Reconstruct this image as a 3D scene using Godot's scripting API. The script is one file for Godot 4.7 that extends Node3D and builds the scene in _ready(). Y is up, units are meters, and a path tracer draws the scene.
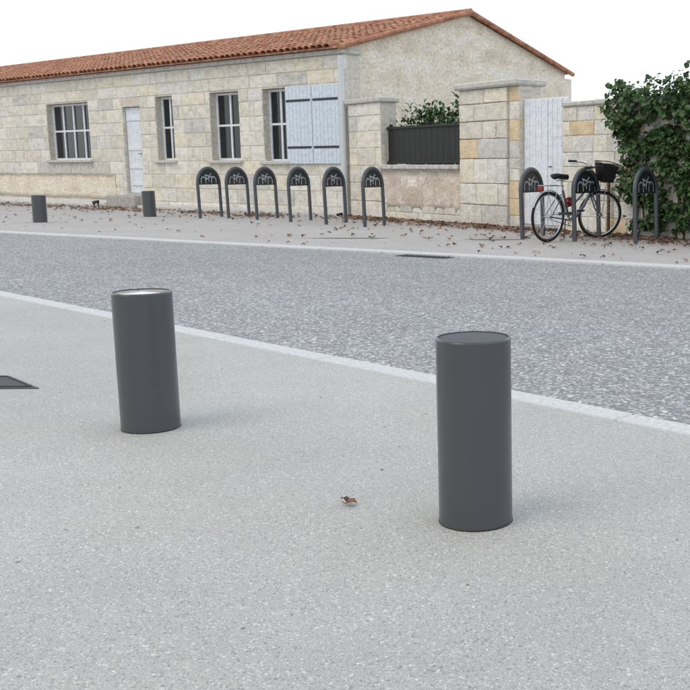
extends Node3D

var M := {}
var rng := RandomNumberGenerator.new()
var counts := {}

# ------------------------------------------------------------------ camera, sky, sun
func stage() -> void:
	var cam := Camera3D.new()
	cam.name = "camera"
	cam.set_frustum(0.05 * 690.0 / 1040.0, Vector2(-0.05 * 195.0 / 1040.0, 0.0), 0.05, 900.0)
	cam.position = Vector3(0, 1.0, 0)
	cam.rotation.x = -atan(177.0 / 1040.0)
	add_child(cam)
	cam.current = true
	var we := WorldEnvironment.new()
	we.name = "environment"
	var env := Environment.new()
	env.background_mode = Environment.BG_SKY
	var sm := ProceduralSkyMaterial.new()
	sm.sky_top_color = Color(0.86, 0.90, 0.95)
	sm.sky_horizon_color = Color(0.965, 0.972, 0.98)
	sm.sky_curve = 0.2
	sm.ground_bottom_color = Color(0.55, 0.55, 0.55)
	sm.ground_horizon_color = Color(0.8, 0.8, 0.8)
	sm.sky_energy_multiplier = 1.0
	sm.sun_angle_max = 1.0
	var sky := Sky.new()
	sky.sky_material = sm
	env.sky = sky
	env.tonemap_mode = Environment.TONE_MAPPER_LINEAR
	env.tonemap_exposure = 1.5
	env.sdfgi_enabled = true
	env.ssao_enabled = true
	env.ssil_enabled = true
	we.environment = env
	add_child(we)
	var sun := DirectionalLight3D.new()
	sun.name = "sun"
	sun.light_energy = 0.29
	sun.light_color = Color(1.0, 0.975, 0.94)
	sun.light_angular_distance = 40.0
	sun.shadow_enabled = true
	sun.rotation_degrees = Vector3(-52, -58, 0)
	add_child(sun)

# ------------------------------------------------------------------ small helpers
func numbered(n: String) -> String:
	var k: int = counts.get(n, 0)
	counts[n] = k + 1
	return n if k == 0 else "%s_%03d" % [n, k]

func tag(o: Node, label: String, category: String, group := "") -> void:
	o.set_meta("label", label)
	o.set_meta("category", category)
	if group != "":
		o.set_meta("group", group)

func thing(called: String, label: String, category: String, at: Vector3, turn := 0.0, group := "") -> Node3D:
	var o := Node3D.new()
	o.name = numbered(called)
	add_child(o)
	o.position = at
	o.rotation.y = turn
	tag(o, label, category, group)
	return o

func part(called: String, mesh: Mesh, mat: Material, parent: Node, at := Vector3.ZERO) -> MeshInstance3D:
	var o := MeshInstance3D.new()
	o.name = called
	o.mesh = mesh
	if mat:
		o.material_override = mat
	o.position = at
	parent.add_child(o, true)
	return o

func begin() -> SurfaceTool:
	var st := SurfaceTool.new()
	st.begin(Mesh.PRIMITIVE_TRIANGLES)
	return st

func tri(st: SurfaceTool, a: Vector3, b: Vector3, c: Vector3, n: Vector3) -> void:
	# clockwise seen from the side n points to
	if (b - a).cross(c - a).dot(n) > 0.0:
		var t := b
		b = c
		c = t
	for v in [a, b, c]:
		st.set_normal(n)
		st.set_uv(Vector2(v.x, v.y + v.z))
		st.add_vertex(v)

func quad(st: SurfaceTool, a: Vector3, b: Vector3, c: Vector3, d: Vector3, n: Vector3) -> void:
	tri(st, a, b, c, n)
	tri(st, a, c, d, n)

func flat(st: SurfaceTool, a: Vector3, b: Vector3, c: Vector3, d: Vector3, away: Vector3) -> void:
	var n := (c - a).cross(d - b).normalized()
	if n.dot(away) < 0.0:
		n = -n
	quad(st, a, b, c, d, n)

# four corners [point, normal], wound clockwise seen from outside
func smooth_quad(st: SurfaceTool, q: Array) -> void:
	var g: Vector3 = (q[2][0] - q[0][0]).cross(q[3][0] - q[1][0])
	var n: Vector3 = q[0][1] + q[1][1] + q[2][1] + q[3][1]
	for m in ([0, 1, 2, 0, 2, 3] if g.dot(n) < 0.0 else [0, 2, 1, 0, 3, 2]):
		st.set_normal(q[m][1])
		st.set_uv(Vector2(q[m][0].x, q[m][0].y))
		st.add_vertex(q[m][0])

# box with all edges bevelled by w
func bevel_box(st: SurfaceTool, lo: Vector3, hi: Vector3, w: float) -> void:
	var c := (lo + hi) * 0.5
	var s := (hi - lo) * 0.5
	w = minf(w, minf(s.x, minf(s.y, s.z)) * 0.9)
	for ax in 3:
		var u := (ax + 1) % 3
		var v := (ax + 2) % 3
		for sg in [-1.0, 1.0]:
			var n := Vector3.ZERO
			n[ax] = sg
			var p: Array[Vector3] = []
			for q in [[-1, -1], [1, -1], [1, 1], [-1, 1]]:
				var t := c
				t[ax] += sg * s[ax]
				t[u] += q[0] * (s[u] - w)
				t[v] += q[1] * (s[v] - w)
				p.append(t)
			quad(st, p[0], p[1], p[2], p[3], n)
		# edges parallel to ax
		for a in [-1.0, 1.0]:
			for b in [-1.0, 1.0]:
				var p: Array[Vector3] = []
				for q in [[-1, 0], [1, 0], [1, 1], [-1, 1]]:
					var t := c
					t[ax] += q[0] * (s[ax] - w)
					t[u] += a * (s[u] - (w if q[1] == 1 else 0.0))
					t[v] += b * (s[v] - (0.0 if q[1] == 1 else w))
					p.append(t)
				var n := Vector3.ZERO
				n[u] = a
				n[v] = b
				quad(st, p[0], p[1], p[2], p[3], n.normalized())
	for a in [-1.0, 1.0]:
		for b in [-1.0, 1.0]:
			for d in [-1.0, 1.0]:
				var o := Vector3(a, b, d)
				var k := c + o * s
				tri(st, k - Vector3(0, b * w, d * w), k - Vector3(a * w, 0, d * w), k - Vector3(a * w, b * w, 0), o.normalized())

func box_mesh(lo: Vector3, hi: Vector3, w := 0.006) -> ArrayMesh:
	var st := begin()
	bevel_box(st, lo, hi, w)
	return st.commit()

func tube(st: SurfaceTool, pts: Array, r: float, seg := 10, closed := false, r2 := -1.0) -> void:
	var n := pts.size()
	var rings := []
	var up := Vector3.UP
	var last := n if closed else n - 1
	for i in n:
		var a: Vector3 = pts[(i - 1 + n) % n] if (closed or i > 0) else pts[i]
		var b: Vector3 = pts[(i + 1) % n] if (closed or i < n - 1) else pts[i]
		var d := (b - a).normalized()
		if i == 0:
			up = Vector3.UP if absf(d.y) < 0.9 else Vector3.RIGHT
		var side := d.cross(up).normalized()
		up = side.cross(d).normalized()
		var rr := r if r2 < 0.0 else lerpf(r, r2, float(i) / float(n - 1))
		var ring := []
		for k in seg:
			var t := TAU * k / seg
			var nn := side * cos(t) + up * sin(t)
			ring.append([pts[i] + nn * rr, nn])
		rings.append(ring)
	for i in last:
		var A: Array = rings[i]
		var B: Array = rings[(i + 1) % n]
		var off := 0
		if closed and i == n - 1:
			var best := 1e9
			for q in seg:
				var dd: float = (A[0][0] as Vector3).distance_to(B[q][0])
				if dd < best:
					best = dd
					off = q
		for k in seg:
			var k2 := (k + 1) % seg
			var q := [A[k], B[(k + off) % seg], B[(k2 + off) % seg], A[k2]]
			smooth_quad(st, q)
	if not closed:
		for e in [0, n - 1]:
			var dir: Vector3 = (pts[0] - pts[1]) if e == 0 else (pts[n - 1] - pts[n - 2])
			dir = dir.normalized()
			for k in range(1, seg - 1):
				tri(st, rings[e][0][0], rings[e][k][0], rings[e][k + 1][0], dir)

func tube_mesh(pts: Array, r: float, seg := 10, closed := false, r2 := -1.0) -> ArrayMesh:
	var st := begin()
	tube(st, pts, r, seg, closed, r2)
	return st.commit()

# profile of (radius, y) turned about y
func lathe_mesh(prof: Array, seg := 48) -> ArrayMesh:
	var st := begin()
	for i in prof.size() - 1:
		var a: Vector2 = prof[i]
		var b: Vector2 = prof[i + 1]
		var sl := Vector2(b.y - a.y, a.x - b.x).normalized()
		for k in seg:
			var t0 := TAU * k / seg
			var t1 := TAU * (k + 1) / seg
			var q := []
			for e in [[a, t0], [b, t0], [b, t1], [a, t1]]:
				var t: float = e[1]
				q.append([Vector3(e[0].x * cos(t), e[0].y, e[0].x * sin(t)), Vector3(sl.x * cos(t), sl.y, sl.x * sin(t))])
			smooth_quad(st, q)
	return st.commit()

func arc(c: Vector3, ax: Vector3, ay: Vector3, rx: float, ry: float, a0: float, a1: float, n: int) -> Array:
	var o := []
	for i in n + 1:
		var t := lerpf(a0, a1, float(i) / n)
		o.append(c + ax * cos(t) * rx + ay * sin(t) * ry)
	return o

# ------------------------------------------------------------------ computed textures
func noise_bytes(size: int, freq: float, sd: int, oct := 4, type := FastNoiseLite.TYPE_SIMPLEX_SMOOTH) -> PackedByteArray:
	var n := FastNoiseLite.new()
	n.noise_type = type
	n.seed = sd
	n.frequency = freq
	n.fractal_octaves = oct
	var im := n.get_seamless_image(size, size)
	im.convert(Image.FORMAT_L8)
	return im.get_data()

func tex(im: Image) -> ImageTexture:
	im.generate_mipmaps()
	return ImageTexture.create_from_image(im)

# stones pressed into a binder: [colour image, height image]
func aggregate(size: int, count: int, rmin: float, rmax: float, binder: Color, tones: Array, sd: int) -> Array:
	var r := RandomNumberGenerator.new()
	r.seed = sd
	var col := PackedByteArray()
	col.resize(size * size * 3)
	var hei := PackedByteArray()
	hei.resize(size * size)
	var nz := noise_bytes(size, 0.25, sd, 2)
	for i in size * size:
		var k := 0.8 + 0.4 * nz[i] / 255.0
		col[i * 3] = int(minf(255.0, binder.r8 * k))
		col[i * 3 + 1] = int(minf(255.0, binder.g8 * k))
		col[i * 3 + 2] = int(minf(255.0, binder.b8 * k))
		hei[i] = int(nz[i] * 0.25)
	for j in count:
		var cx := r.randf() * size
		var cy := r.randf() * size
		var rad := lerpf(rmin, rmax, pow(r.randf(), 1.6))
		var as_ := r.randf_range(0.6, 1.0)
		var an := r.randf() * PI
		var ca := cos(an)
		var sa := sin(an)
		var c: Color = tones[r.randi() % tones.size()]
		var br := r.randf_range(0.82, 1.15)
		var kx := r.randf_range(-0.4, 0.4)
		var R := int(ceil(rad))
		for y in range(-R, R + 1):
			for x in range(-R, R + 1):
				var u := (x * ca + y * sa) / rad
				var v := (-x * sa + y * ca) / (rad * as_)
				var d := maxf(absf(u + v * kx), maxf(absf(v), 0.75 * (absf(u) + absf(v))))
				if d < 0.95:
					var X := posmod(int(cx) + x, size)
					var Y := posmod(int(cy) + y, size)
					var i := Y * size + X
					var k := br * (0.92 + 0.16 * nz[i] / 255.0)
					col[i * 3] = int(minf(255.0, c.r8 * k))
					col[i * 3 + 1] = int(minf(255.0, c.g8 * k))
					col[i * 3 + 2] = int(minf(255.0, c.b8 * k))
					hei[i] = int(90.0 + 150.0 * minf(1.0, (1.0 - d) * 2.2))
	var a := Image.create_from_data(size, size, false, Image.FORMAT_RGB8, col)
	var h := Image.create_from_data(size, size, false, Image.FORMAT_L8, hei)
	h.convert(Image.FORMAT_RGB8)
	h.bump_map_to_normal_map(2.0)
	return [a, h]

# blend of colours by two noises
func mottled(size: int, f1: float, f2: float, cols: Array, sd: int, pits := 0.0, amp := 0.28) -> Image:
	var a := noise_bytes(size, f1, sd, 5)
	var b := noise_bytes(size, f2, sd + 7, 3)
	var g := Gradient.new()
	g.offsets = PackedFloat32Array([0.15, 0.4, 0.62, 0.88])
	g.colors = PackedColorArray(cols)
	var lut := []
	for i in 256:
		lut.append(g.sample(i / 255.0))
	var out := PackedByteArray()
	out.resize(size * size * 3)
	for i in size * size:
		var c: Color = lut[a[i]]
		var k := 1.0 - amp * 0.5 + amp * b[i] / 255.0
		if pits > 0.0 and b[i] < 60:
			k *= 1.0 - pits
		out[i * 3] = int(clampf(c.r8 * k, 0, 255))
		out[i * 3 + 1] = int(clampf(c.g8 * k, 0, 255))
		out[i * 3 + 2] = int(clampf(c.b8 * k, 0, 255))
	return Image.create_from_data(size, size, false, Image.FORMAT_RGB8, out)

func relief(size: int, f: float, sd: int, strength: float) -> ImageTexture:
	var n := FastNoiseLite.new()
	n.seed = sd
	n.frequency = f
	n.fractal_octaves = 5
	var im := n.get_seamless_image(size, size)
	im.convert(Image.FORMAT_RGB8)
	im.bump_map_to_normal_map(strength)
	return tex(im)

func plain(c: Color, rough := 0.7, metal := 0.0) -> StandardMaterial3D:
	var m := StandardMaterial3D.new()
	m.albedo_color = c
	m.roughness = rough
	m.metallic = metal
	return m

func world_mat(im: Texture2D, normal: Texture2D, metres: float, tint: Color, rough := 0.9) -> StandardMaterial3D:
	var m := plain(tint, rough)
	m.albedo_texture = im
	if normal:
		m.normal_enabled = true
		m.normal_texture = normal
		m.normal_scale = 0.7
	m.uv1_triplanar = true
	m.uv1_world_triplanar = true
	m.uv1_scale = Vector3.ONE / metres
	return m

func ground_mat(pair: Array, metres: float, coarse: Texture2D, coarse_m: float, rough: float, ns: float) -> StandardMaterial3D:
	var m := plain(Color.WHITE, rough)
	m.albedo_texture = tex(pair[0])
	m.normal_enabled = true
	m.normal_texture = tex(pair[1])
	m.normal_scale = ns
	m.uv1_scale = Vector3(1.0 / metres, 1.0 / metres, 1)
	m.uv2_scale = Vector3(1.0 / coarse_m, 1.0 / coarse_m, 1)
	m.detail_enabled = true
	m.detail_blend_mode = BaseMaterial3D.BLEND_MODE_MUL
	m.detail_uv_layer = BaseMaterial3D.DETAIL_UV_2
	m.detail_albedo = coarse
	m.vertex_color_use_as_albedo = true
	return m

func make_materials() -> void:
	var coarse := tex(mottled(512, 0.006, 0.03, [Color(0.945, 0.945, 0.948), Color(0.96, 0.96, 0.96), Color(0.972, 0.97, 0.967), Color(0.985, 0.985, 0.985)], 5, 0.0, 0.03))
	var g := func(v: float, w := 0.0) -> Color: return Color(v + w, v, v - w)
	M.pave = ground_mat(aggregate(1024, 36000, 1.4, 3.6, Color(0.70, 0.70, 0.695), [Color(0.75, 0.755, 0.755), Color(0.73, 0.73, 0.725), Color(0.78, 0.78, 0.775), Color(0.71, 0.71, 0.71), Color(0.745, 0.73, 0.715), Color(0.665, 0.67, 0.675)], 11), 1.25, coarse, 6.3, 0.92, 0.5)
	M.road = ground_mat(aggregate(1024, 18000, 3.0, 7.5, Color(0.51, 0.515, 0.525), [Color(0.72, 0.73, 0.74), Color(0.66, 0.665, 0.67), Color(0.785, 0.79, 0.795), Color(0.61, 0.62, 0.63), Color(0.71, 0.70, 0.685), Color(0.56, 0.57, 0.585)], 12), 1.9, coarse, 7.7, 0.85, 0.8)
	M.farpave = ground_mat(aggregate(1024, 16000, 2.0, 5.0, Color(0.69, 0.68, 0.67), [Color(0.745, 0.735, 0.725), Color(0.705, 0.695, 0.685), Color(0.77, 0.76, 0.75), Color(0.66, 0.65, 0.64)], 13), 2.1, coarse, 5.1, 0.95, 0.4)
	var stone_n := relief(512, 0.02, 31, 3.0)
	var lime := tex(mottled(512, 0.012, 0.06, [Color(0.79, 0.775, 0.74), Color(0.86, 0.848, 0.81), Color(0.89, 0.88, 0.848), Color(0.92, 0.913, 0.89)], 21, 0.06))
	var grey_lime := tex(mottled(512, 0.012, 0.05, [Color(0.74, 0.73, 0.705), Color(0.82, 0.81, 0.785), Color(0.86, 0.855, 0.83), Color(0.895, 0.89, 0.87)], 22, 0.08))
	var ochre := tex(mottled(512, 0.008, 0.05, [Color(0.80, 0.755, 0.68), Color(0.86, 0.82, 0.745), Color(0.885, 0.85, 0.785), Color(0.89, 0.875, 0.835)], 23, 0.05))
	var pink := tex(mottled(512, 0.007, 0.05, [Color(0.74, 0.68, 0.63), Color(0.80, 0.745, 0.69), Color(0.83, 0.785, 0.735), Color(0.93, 0.92, 0.89)], 24, 0.07))
	M.stones = []
	for t in [Color(1, 1, 1), Color(0.97, 0.965, 0.955), Color(1, 0.99, 0.97), Color(0.95, 0.94, 0.92), Color(1.0, 0.98, 0.94)]:
		M.stones.append(world_mat(lime, stone_n, 1.3, t))
	for t in [Color(1, 1, 1), Color(0.93, 0.93, 0.93), Color(1, 0.99, 0.96)]:
		M.stones.append(world_mat(grey_lime, stone_n, 1.1, t))
	var streak := tex(mottled(512, 0.02, 0.07, [Color(0.66, 0.655, 0.64), Color(0.75, 0.74, 0.715), Color(0.81, 0.80, 0.77), Color(0.87, 0.86, 0.83)], 34, 0.06))
	M.stained = world_mat(streak, stone_n, 1.0, Color(1, 1, 1))
	M.stained.uv1_scale = Vector3(1.6, 0.35, 1.6)
	M.rust_stone = world_mat(ochre, stone_n, 0.9, Color(0.97, 0.92, 0.84))
	M.mortar = world_mat(grey_lime, stone_n, 0.6, Color(0.95, 0.93, 0.90))
	M.ochre = world_mat(ochre, stone_n, 2.1, Color(1, 1, 1))
	M.pink = world_mat(pink, stone_n, 1.9, Color(1, 1, 1))
	M.sill = world_mat(grey_lime, stone_n, 0.8, Color(0.90, 0.90, 0.90))
	M.step = world_mat(grey_lime, stone_n, 0.7, Color(0.80, 0.79, 0.79))
	M.apron = world_mat(grey_lime, stone_n, 1.0, Color(0.93, 0.93, 0.95))
	M.kerb = world_mat(tex(mottled(512, 0.03, 0.2, [Color(0.71, 0.717, 0.72), Color(0.755, 0.763, 0.766), Color(0.78, 0.787, 0.79), Color(0.81, 0.816, 0.818)], 25, 0.08)), stone_n, 0.5, Color(1, 1, 1), 0.85)
	var paint_n := relief(256, 0.05, 41, 0.8)
	M.white_wood = world_mat(tex(mottled(256, 0.02, 0.1, [Color(0.80, 0.82, 0.85), Color(0.86, 0.88, 0.91), Color(0.88, 0.90, 0.93), Color(0.91, 0.92, 0.94)], 26)), paint_n, 0.7, Color(1, 1, 1), 0.55)
	M.shutter = world_mat(M.white_wood.albedo_texture, paint_n, 0.6, Color(0.93, 0.96, 0.98), 0.6)
	M.pipe = plain(Color(0.80, 0.82, 0.83), 0.5)
	var metal_im := tex(mottled(256, 0.015, 0.15, [Color(0.92, 0.92, 0.92), Color(0.96, 0.96, 0.96), Color(0.98, 0.98, 0.98), Color(1, 1, 1)], 27))
	var bol_im := tex(mottled(256, 0.008, 0.02, [Color(0.965, 0.965, 0.965), Color(0.975, 0.975, 0.975), Color(0.985, 0.985, 0.985), Color(0.99, 0.99, 0.99)], 33, 0.0, 0.02))
	M.bollard = world_mat(bol_im, paint_n, 0.4, Color(0.295, 0.303, 0.318), 0.27)
	M.bollard.normal_scale = 0.03
	M.gloss_top = M.bollard.duplicate()
	M.gloss_top.roughness = 0.1
	M.gloss_top.clearcoat_enabled = true
	M.gloss_top.clearcoat = 1.0
	M.gloss_top.clearcoat_roughness = 0.05
	M.bollard_top = M.bollard.duplicate()
	M.bollard_top.roughness = 0.7
	M.rack = world_mat(metal_im, paint_n, 0.4, Color(0.30, 0.32, 0.345), 0.40)
	M.rack.normal_scale = 0.1
	M.plate = world_mat(metal_im, paint_n, 0.4, Color(0.13, 0.14, 0.155), 0.5)
	M.plate.normal_scale = 0.1
	M.emblem = plain(Color(0.72, 0.74, 0.76), 0.45)
	M.black = plain(Color(0.06, 0.06, 0.065), 0.55)
	M.iron = world_mat(metal_im, paint_n, 0.3, Color(0.20, 0.21, 0.22), 0.6)
	M.fence = world_mat(metal_im, paint_n, 0.5, Color(0.10, 0.10, 0.10), 0.55)
	M.glass = plain(Color(0.10, 0.12, 0.13), 0.08)
	M.rubber = plain(Color(0.09, 0.09, 0.095), 0.85)
	M.steel = plain(Color(0.78, 0.79, 0.80), 0.28, 1.0)
	M.bike = plain(Color(0.30, 0.33, 0.36), 0.32)
	M.bike.clearcoat_enabled = true
	M.bike.clearcoat = 0.6
	M.guard = plain(Color(0.62, 0.64, 0.66), 0.45, 0.3)
	M.red = plain(Color(0.55, 0.06, 0.05), 0.3)
	M.leather = plain(Color(0.07, 0.07, 0.075), 0.5)
	M.tile = world_mat(tex(mottled(256, 0.03, 0.1, [Color(0.50, 0.33, 0.25), Color(0.62, 0.42, 0.32), Color(0.70, 0.50, 0.39), Color(0.72, 0.58, 0.48)], 28)), stone_n, 1.7, Color(1, 1, 1))
	M.dull_grey = plain(Color(0.42, 0.43, 0.44), 0.9)
	M.bark = world_mat(tex(mottled(256, 0.03, 0.1, [Color(0.25, 0.2, 0.15), Color(0.33, 0.27, 0.2), Color(0.38, 0.31, 0.24), Color(0.45, 0.38, 0.3)], 29)), stone_n, 0.4, Color(1, 1, 1))
	M.leaf = plain(Color(1, 1, 1), 0.55)
	M.leaf.vertex_color_use_as_albedo = true
	M.leaf.backlight_enabled = true
	M.leaf.backlight = Color(0.06, 0.09, 0.03)
	M.dry = plain(Color(1, 1, 1), 0.85)
	M.dry.vertex_color_use_as_albedo = true

# ------------------------------------------------------------------ the ground
const NK := Vector3(-4.07, 0, -8.19)      # near kerb line, road side
const NE := Vector3(0.7436, 0, 0.6686)
const FK := Vector3(-7.94, 0, -16.15)     # far kerb line, road side
const FE := Vector3(0.8609, 0, 0.5088)
const ROAD_Y := -0.022

func sheet(called: String, rows: Array, mat: Material, y: float, tone: Callable) -> void:
	# rows: arrays of points with the same count
	var st := begin()
	for r in rows:
		for p in r:
			st.set_normal(Vector3.UP)
			st.set_uv(Vector2(p.x, p.z))
			st.set_uv2(Vector2(p.x * 0.8 - p.z * 0.6, p.x * 0.6 + p.z * 0.8))
			st.set_tangent(Plane(1, 0, 0, 1))
			st.set_color(tone.call(p))
			st.add_vertex(Vector3(p.x, y, p.z))
	var w: int = rows[0].size()
	var up: bool = (rows[0][1] - rows[0][0]).cross(rows[1][0] - rows[0][0]).y < 0.0
	for j in rows.size() - 1:
		for i in w - 1:
			var a := j * w + i
			for k in ([a, a + 1, a + w + 1, a, a + w + 1, a + w] if up else [a, a + w + 1, a + 1, a, a + w, a + w + 1]):
				st.add_index(k)
	var o := part(called, st.commit(), mat, self)
	o.set_meta("kind", "structure")

func spread(a: float, b: float, n: int, mid := 0.0) -> Array:
	var o := []
	for i in n + 1:
		o.append(lerpf(a, b, float(i) / n))
	return o

func make_ground() -> void:
	var gm := BoxMesh.new()
	gm.size = Vector3(900, 0.1, 900)
	var gr := part("ground", gm, M.dull_grey, self, Vector3(0, -0.13, 0))
	gr.set_meta("kind", "structure")
	var pn := FastNoiseLite.new()
	pn.seed = 3
	pn.frequency = 0.45
	pn.fractal_octaves = 4
	# near pavement
	var rows := []
	var nn := Vector3(-NE.z, 0, NE.x)
	for t in spread(0.15, 14.0, 56):
		var r := []
		for s in spread(-24.0, 14.0, 150):
			r.append(NK + NE * s + nn * t)
		rows.append(r)
	sheet("near_pavement", rows, M.pave, 0.0, func(p): 
		var v: float = 0.98 + 0.03 * pn.get_noise_2d(p.x * 1.5, p.z * 1.5)
		return Color(v * 1.035, v * 1.018, v * 0.998))
	# road
	rows = []
	for t in spread(0.0, 1.0, 60):
		var r := []
		for s in spread(-24.0, 14.0, 150):
			var p: Vector3 = NK + NE * float(s)
			r.append(p.lerp(FK + FE * (p - FK).dot(FE), t))
		rows.append(r)
	var fn := Vector3(FE.z, 0, -FE.x)
	sheet("road", rows, M.road, ROAD_Y, func(p):
		var far: float = (p - FK).dot(-fn)          # metres from the far kerb
		var e: float = far + 1.5 * pn.get_noise_2d(p.x * 0.5, p.z * 1.2) + 1.2 * pn.get_noise_2d(p.x * 4.0, p.z * 4.0)
		var lane := 0.90 if e < 3.4 else 1.0         # older, darker surfacing on the far lane
		var v: float = lane * (1.05 + 0.06 * pn.get_noise_2d(p.x, p.z * 1.4 + 40.0))
		return Color(v * 1.01, v, v * 0.985))
	# far pavement, running back under the houses
	rows = []
	for t in spread(0.22, 26.0, 60):
		var r := []
		for s in spread(-26.0, 18.0, 100):
			r.append(FK + FE * s + fn * t)
		rows.append(r)
	sheet("far_pavement", rows, M.farpave, 0.0, func(p):
		var v: float = 0.99 + 0.04 * pn.get_noise_2d(p.x * 1.2 + 90.0, p.z * 1.2)
		return Color(v * 1.08, v * 1.055, v * 1.035))
	kerb("near_kerb", NK, NE, nn, 0.142, -22.0, 10.0, 0.003)
	kerb("far_kerb", FK, FE, fn, 0.215, -22.0, 16.0, 0.006)

func kerb(called: String, o: Vector3, e: Vector3, n: Vector3, w: float, s0: float, s1: float, top: float) -> void:
	var k := Node3D.new()
	k.name = called
	add_child(k)
	k.set_meta("kind", "structure")
	k.position = o
	k.rotation.y = -atan2(e.z, e.x)
	var zs := signf(n.dot(Vector3(sin(k.rotation.y), 0, cos(k.rotation.y))))
	var st_m := []
	for v in 3:
		var z0 := 0.0 if zs > 0 else -w
		st_m.append(box_mesh(Vector3(0.002, -0.1, z0), Vector3(0.996, top, z0 + w), 0.006 + 0.002 * v))
	var s := s0
	while s < s1:
		var p := part("kerb_stone", st_m[rng.randi() % 3], M.kerb, k, Vector3(s, rng.randf_range(-0.0015, 0.0015), zs * rng.randf_range(-0.0015, 0.0015)))
		p.rotation.y = rng.randf_range(-0.0012, 0.0012)
		s += 1.0

# ------------------------------------------------------------------ bollards
func bollard(at: Vector3, hgt: float, rad: float, lean: float, shiny: bool, label: String) -> void:
	var t := thing("bollard", label, "bollard", at, 0.0, "grey cylindrical bollards")
	t.rotation.z = lean
	var b := 0.05
	part("body", lathe_mesh([Vector2(rad, -b), Vector2(rad, hgt - 0.006), Vector2(rad - 0.002, hgt - 0.002), Vector2(rad - 0.005, hgt), Vector2(rad - 0.006, hgt - 0.0005), Vector2(rad - 0.0065, hgt - 0.006)], 96), M.bollard, t)
	part("top_plate", lathe_mesh([Vector2(rad - 0.0065, hgt - 0.012), Vector2(rad - 0.0065, hgt - 0.004), Vector2(rad - 0.012, hgt - 0.003), Vector2(0.0, hgt - 0.001)], 64), M.gloss_top if shiny else M.bollard_top, t)
	part("base_ring", lathe_mesh([Vector2(rad + 0.002, -0.02), Vector2(rad + 0.002, 0.002), Vector2(rad - 0.001, 0.004)], 64), M.black, t)  # thin black ring drawn around the foot

# ------------------------------------------------------------------ cycle stands
var rack0: Node3D
func ribbon(st: SurfaceTool, pts: Array, w: float, z: float, zn: float) -> void:
	for i in pts.size() - 1:
		var a: Vector2 = pts[i]
		var b: Vector2 = pts[i + 1]
		var d := (b - a).normalized()
		var s := Vector2(-d.y, d.x) * w * 0.5
		a -= d * w * 0.25
		b += d * w * 0.25
		var q: Array[Vector3] = []
		for v in [a + s, b + s, b - s, a - s]:
			q.append(Vector3(v.x, v.y, z))
		quad(st, q[0], q[1], q[2], q[3], Vector3(0, 0, zn))

func make_rack(half: float, top: float) -> Array:
	var r := 0.032
	var spring := top - r - 0.30
	var pts := [Vector3(-half, -0.06, 0), Vector3(-half, spring * 0.5, 0)]
	pts.append_array(arc(Vector3(0, spring, 0), Vector3.LEFT, Vector3.UP, half, 0.30, 0.0, PI, 24))
	pts.append_array([Vector3(half, spring * 0.5, 0), Vector3(half, -0.06, 0)])
	var frame := tube_mesh(pts, r, 14)
	# plate: filled arch 8 mm thick
	var st := begin()
	var rim := arc(Vector3(0, spring, 0), Vector3.RIGHT, Vector3.UP, half - r * 0.6, 0.30 - r * 0.6, 0.0, PI, 24)
	var low := spring - 0.03
	for zz in [-0.005, 0.005]:
		var z := Vector3(0, 0, zz)
		for i in rim.size() - 1:
			var a: Vector3 = rim[i]
			var b: Vector3 = rim[i + 1]
			quad(st, a + z, b + z, Vector3(b.x, low, zz), Vector3(a.x, low, zz), Vector3(0, 0, signf(zz)))
	quad(st, Vector3(-half + r, low, -0.005), Vector3(half - r, low, -0.005), Vector3(half - r, low, 0.005), Vector3(-half + r, low, 0.005), Vector3.DOWN)
	var plate := st.commit()
	# emblem: two wheel arches and a rider
	st = begin()
	var k := half / 0.4
	for sgn in [-1.0, 1.0]:
		var z: float = sgn * 0.0075
		for cx in [-0.19, 0.19]:
			var w := []
			w.append(Vector2((cx - 0.085) * k, spring + 0.0))
			for p in arc(Vector3(cx * k, spring + 0.05, 0), Vector3.LEFT, Vector3.UP, 0.085 * k, 0.075, 0.0, PI, 10):
				w.append(Vector2(p.x, p.y))
			w.append(Vector2((cx + 0.085) * k, spring + 0.0))
			ribbon(st, w, 0.022, z, sgn)
		var lines := [
			[Vector2(-0.19, 0.125), Vector2(-0.06, 0.075), Vector2(0.05, 0.125), Vector2(0.19, 0.125)],
			[Vector2(-0.06, 0.075), Vector2(-0.12, 0.17)],
			[Vector2(-0.10, 0.165), Vector2(0.02, 0.135), Vector2(0.10, 0.19)],
			[Vector2(0.02, 0.135), Vector2(0.0, 0.03)]]
		for l in lines:
			var q := []
			for p in l:
				q.append(Vector2(p.x * k, spring + p.y))
			ribbon(st, q, 0.020, z, sgn)
	var emblem := st.commit()
	return [frame, plate, emblem]

func place_rack(a: Vector3, b: Vector3, tilt: float, label: String, group: String, mesh: Array) -> void:
	var d := (b - a)
	var t := thing("bicycle_stand", label, "bicycle stand", (a + b) * 0.5, -atan2(d.z, d.x), group)
	t.rotation.x = tilt
	part("tube_frame", mesh[0], M.rack, t)
	var p := part("arch_plate", mesh[1], M.plate, t)
	part("cyclist_emblem", mesh[2], M.emblem, p)

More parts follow.
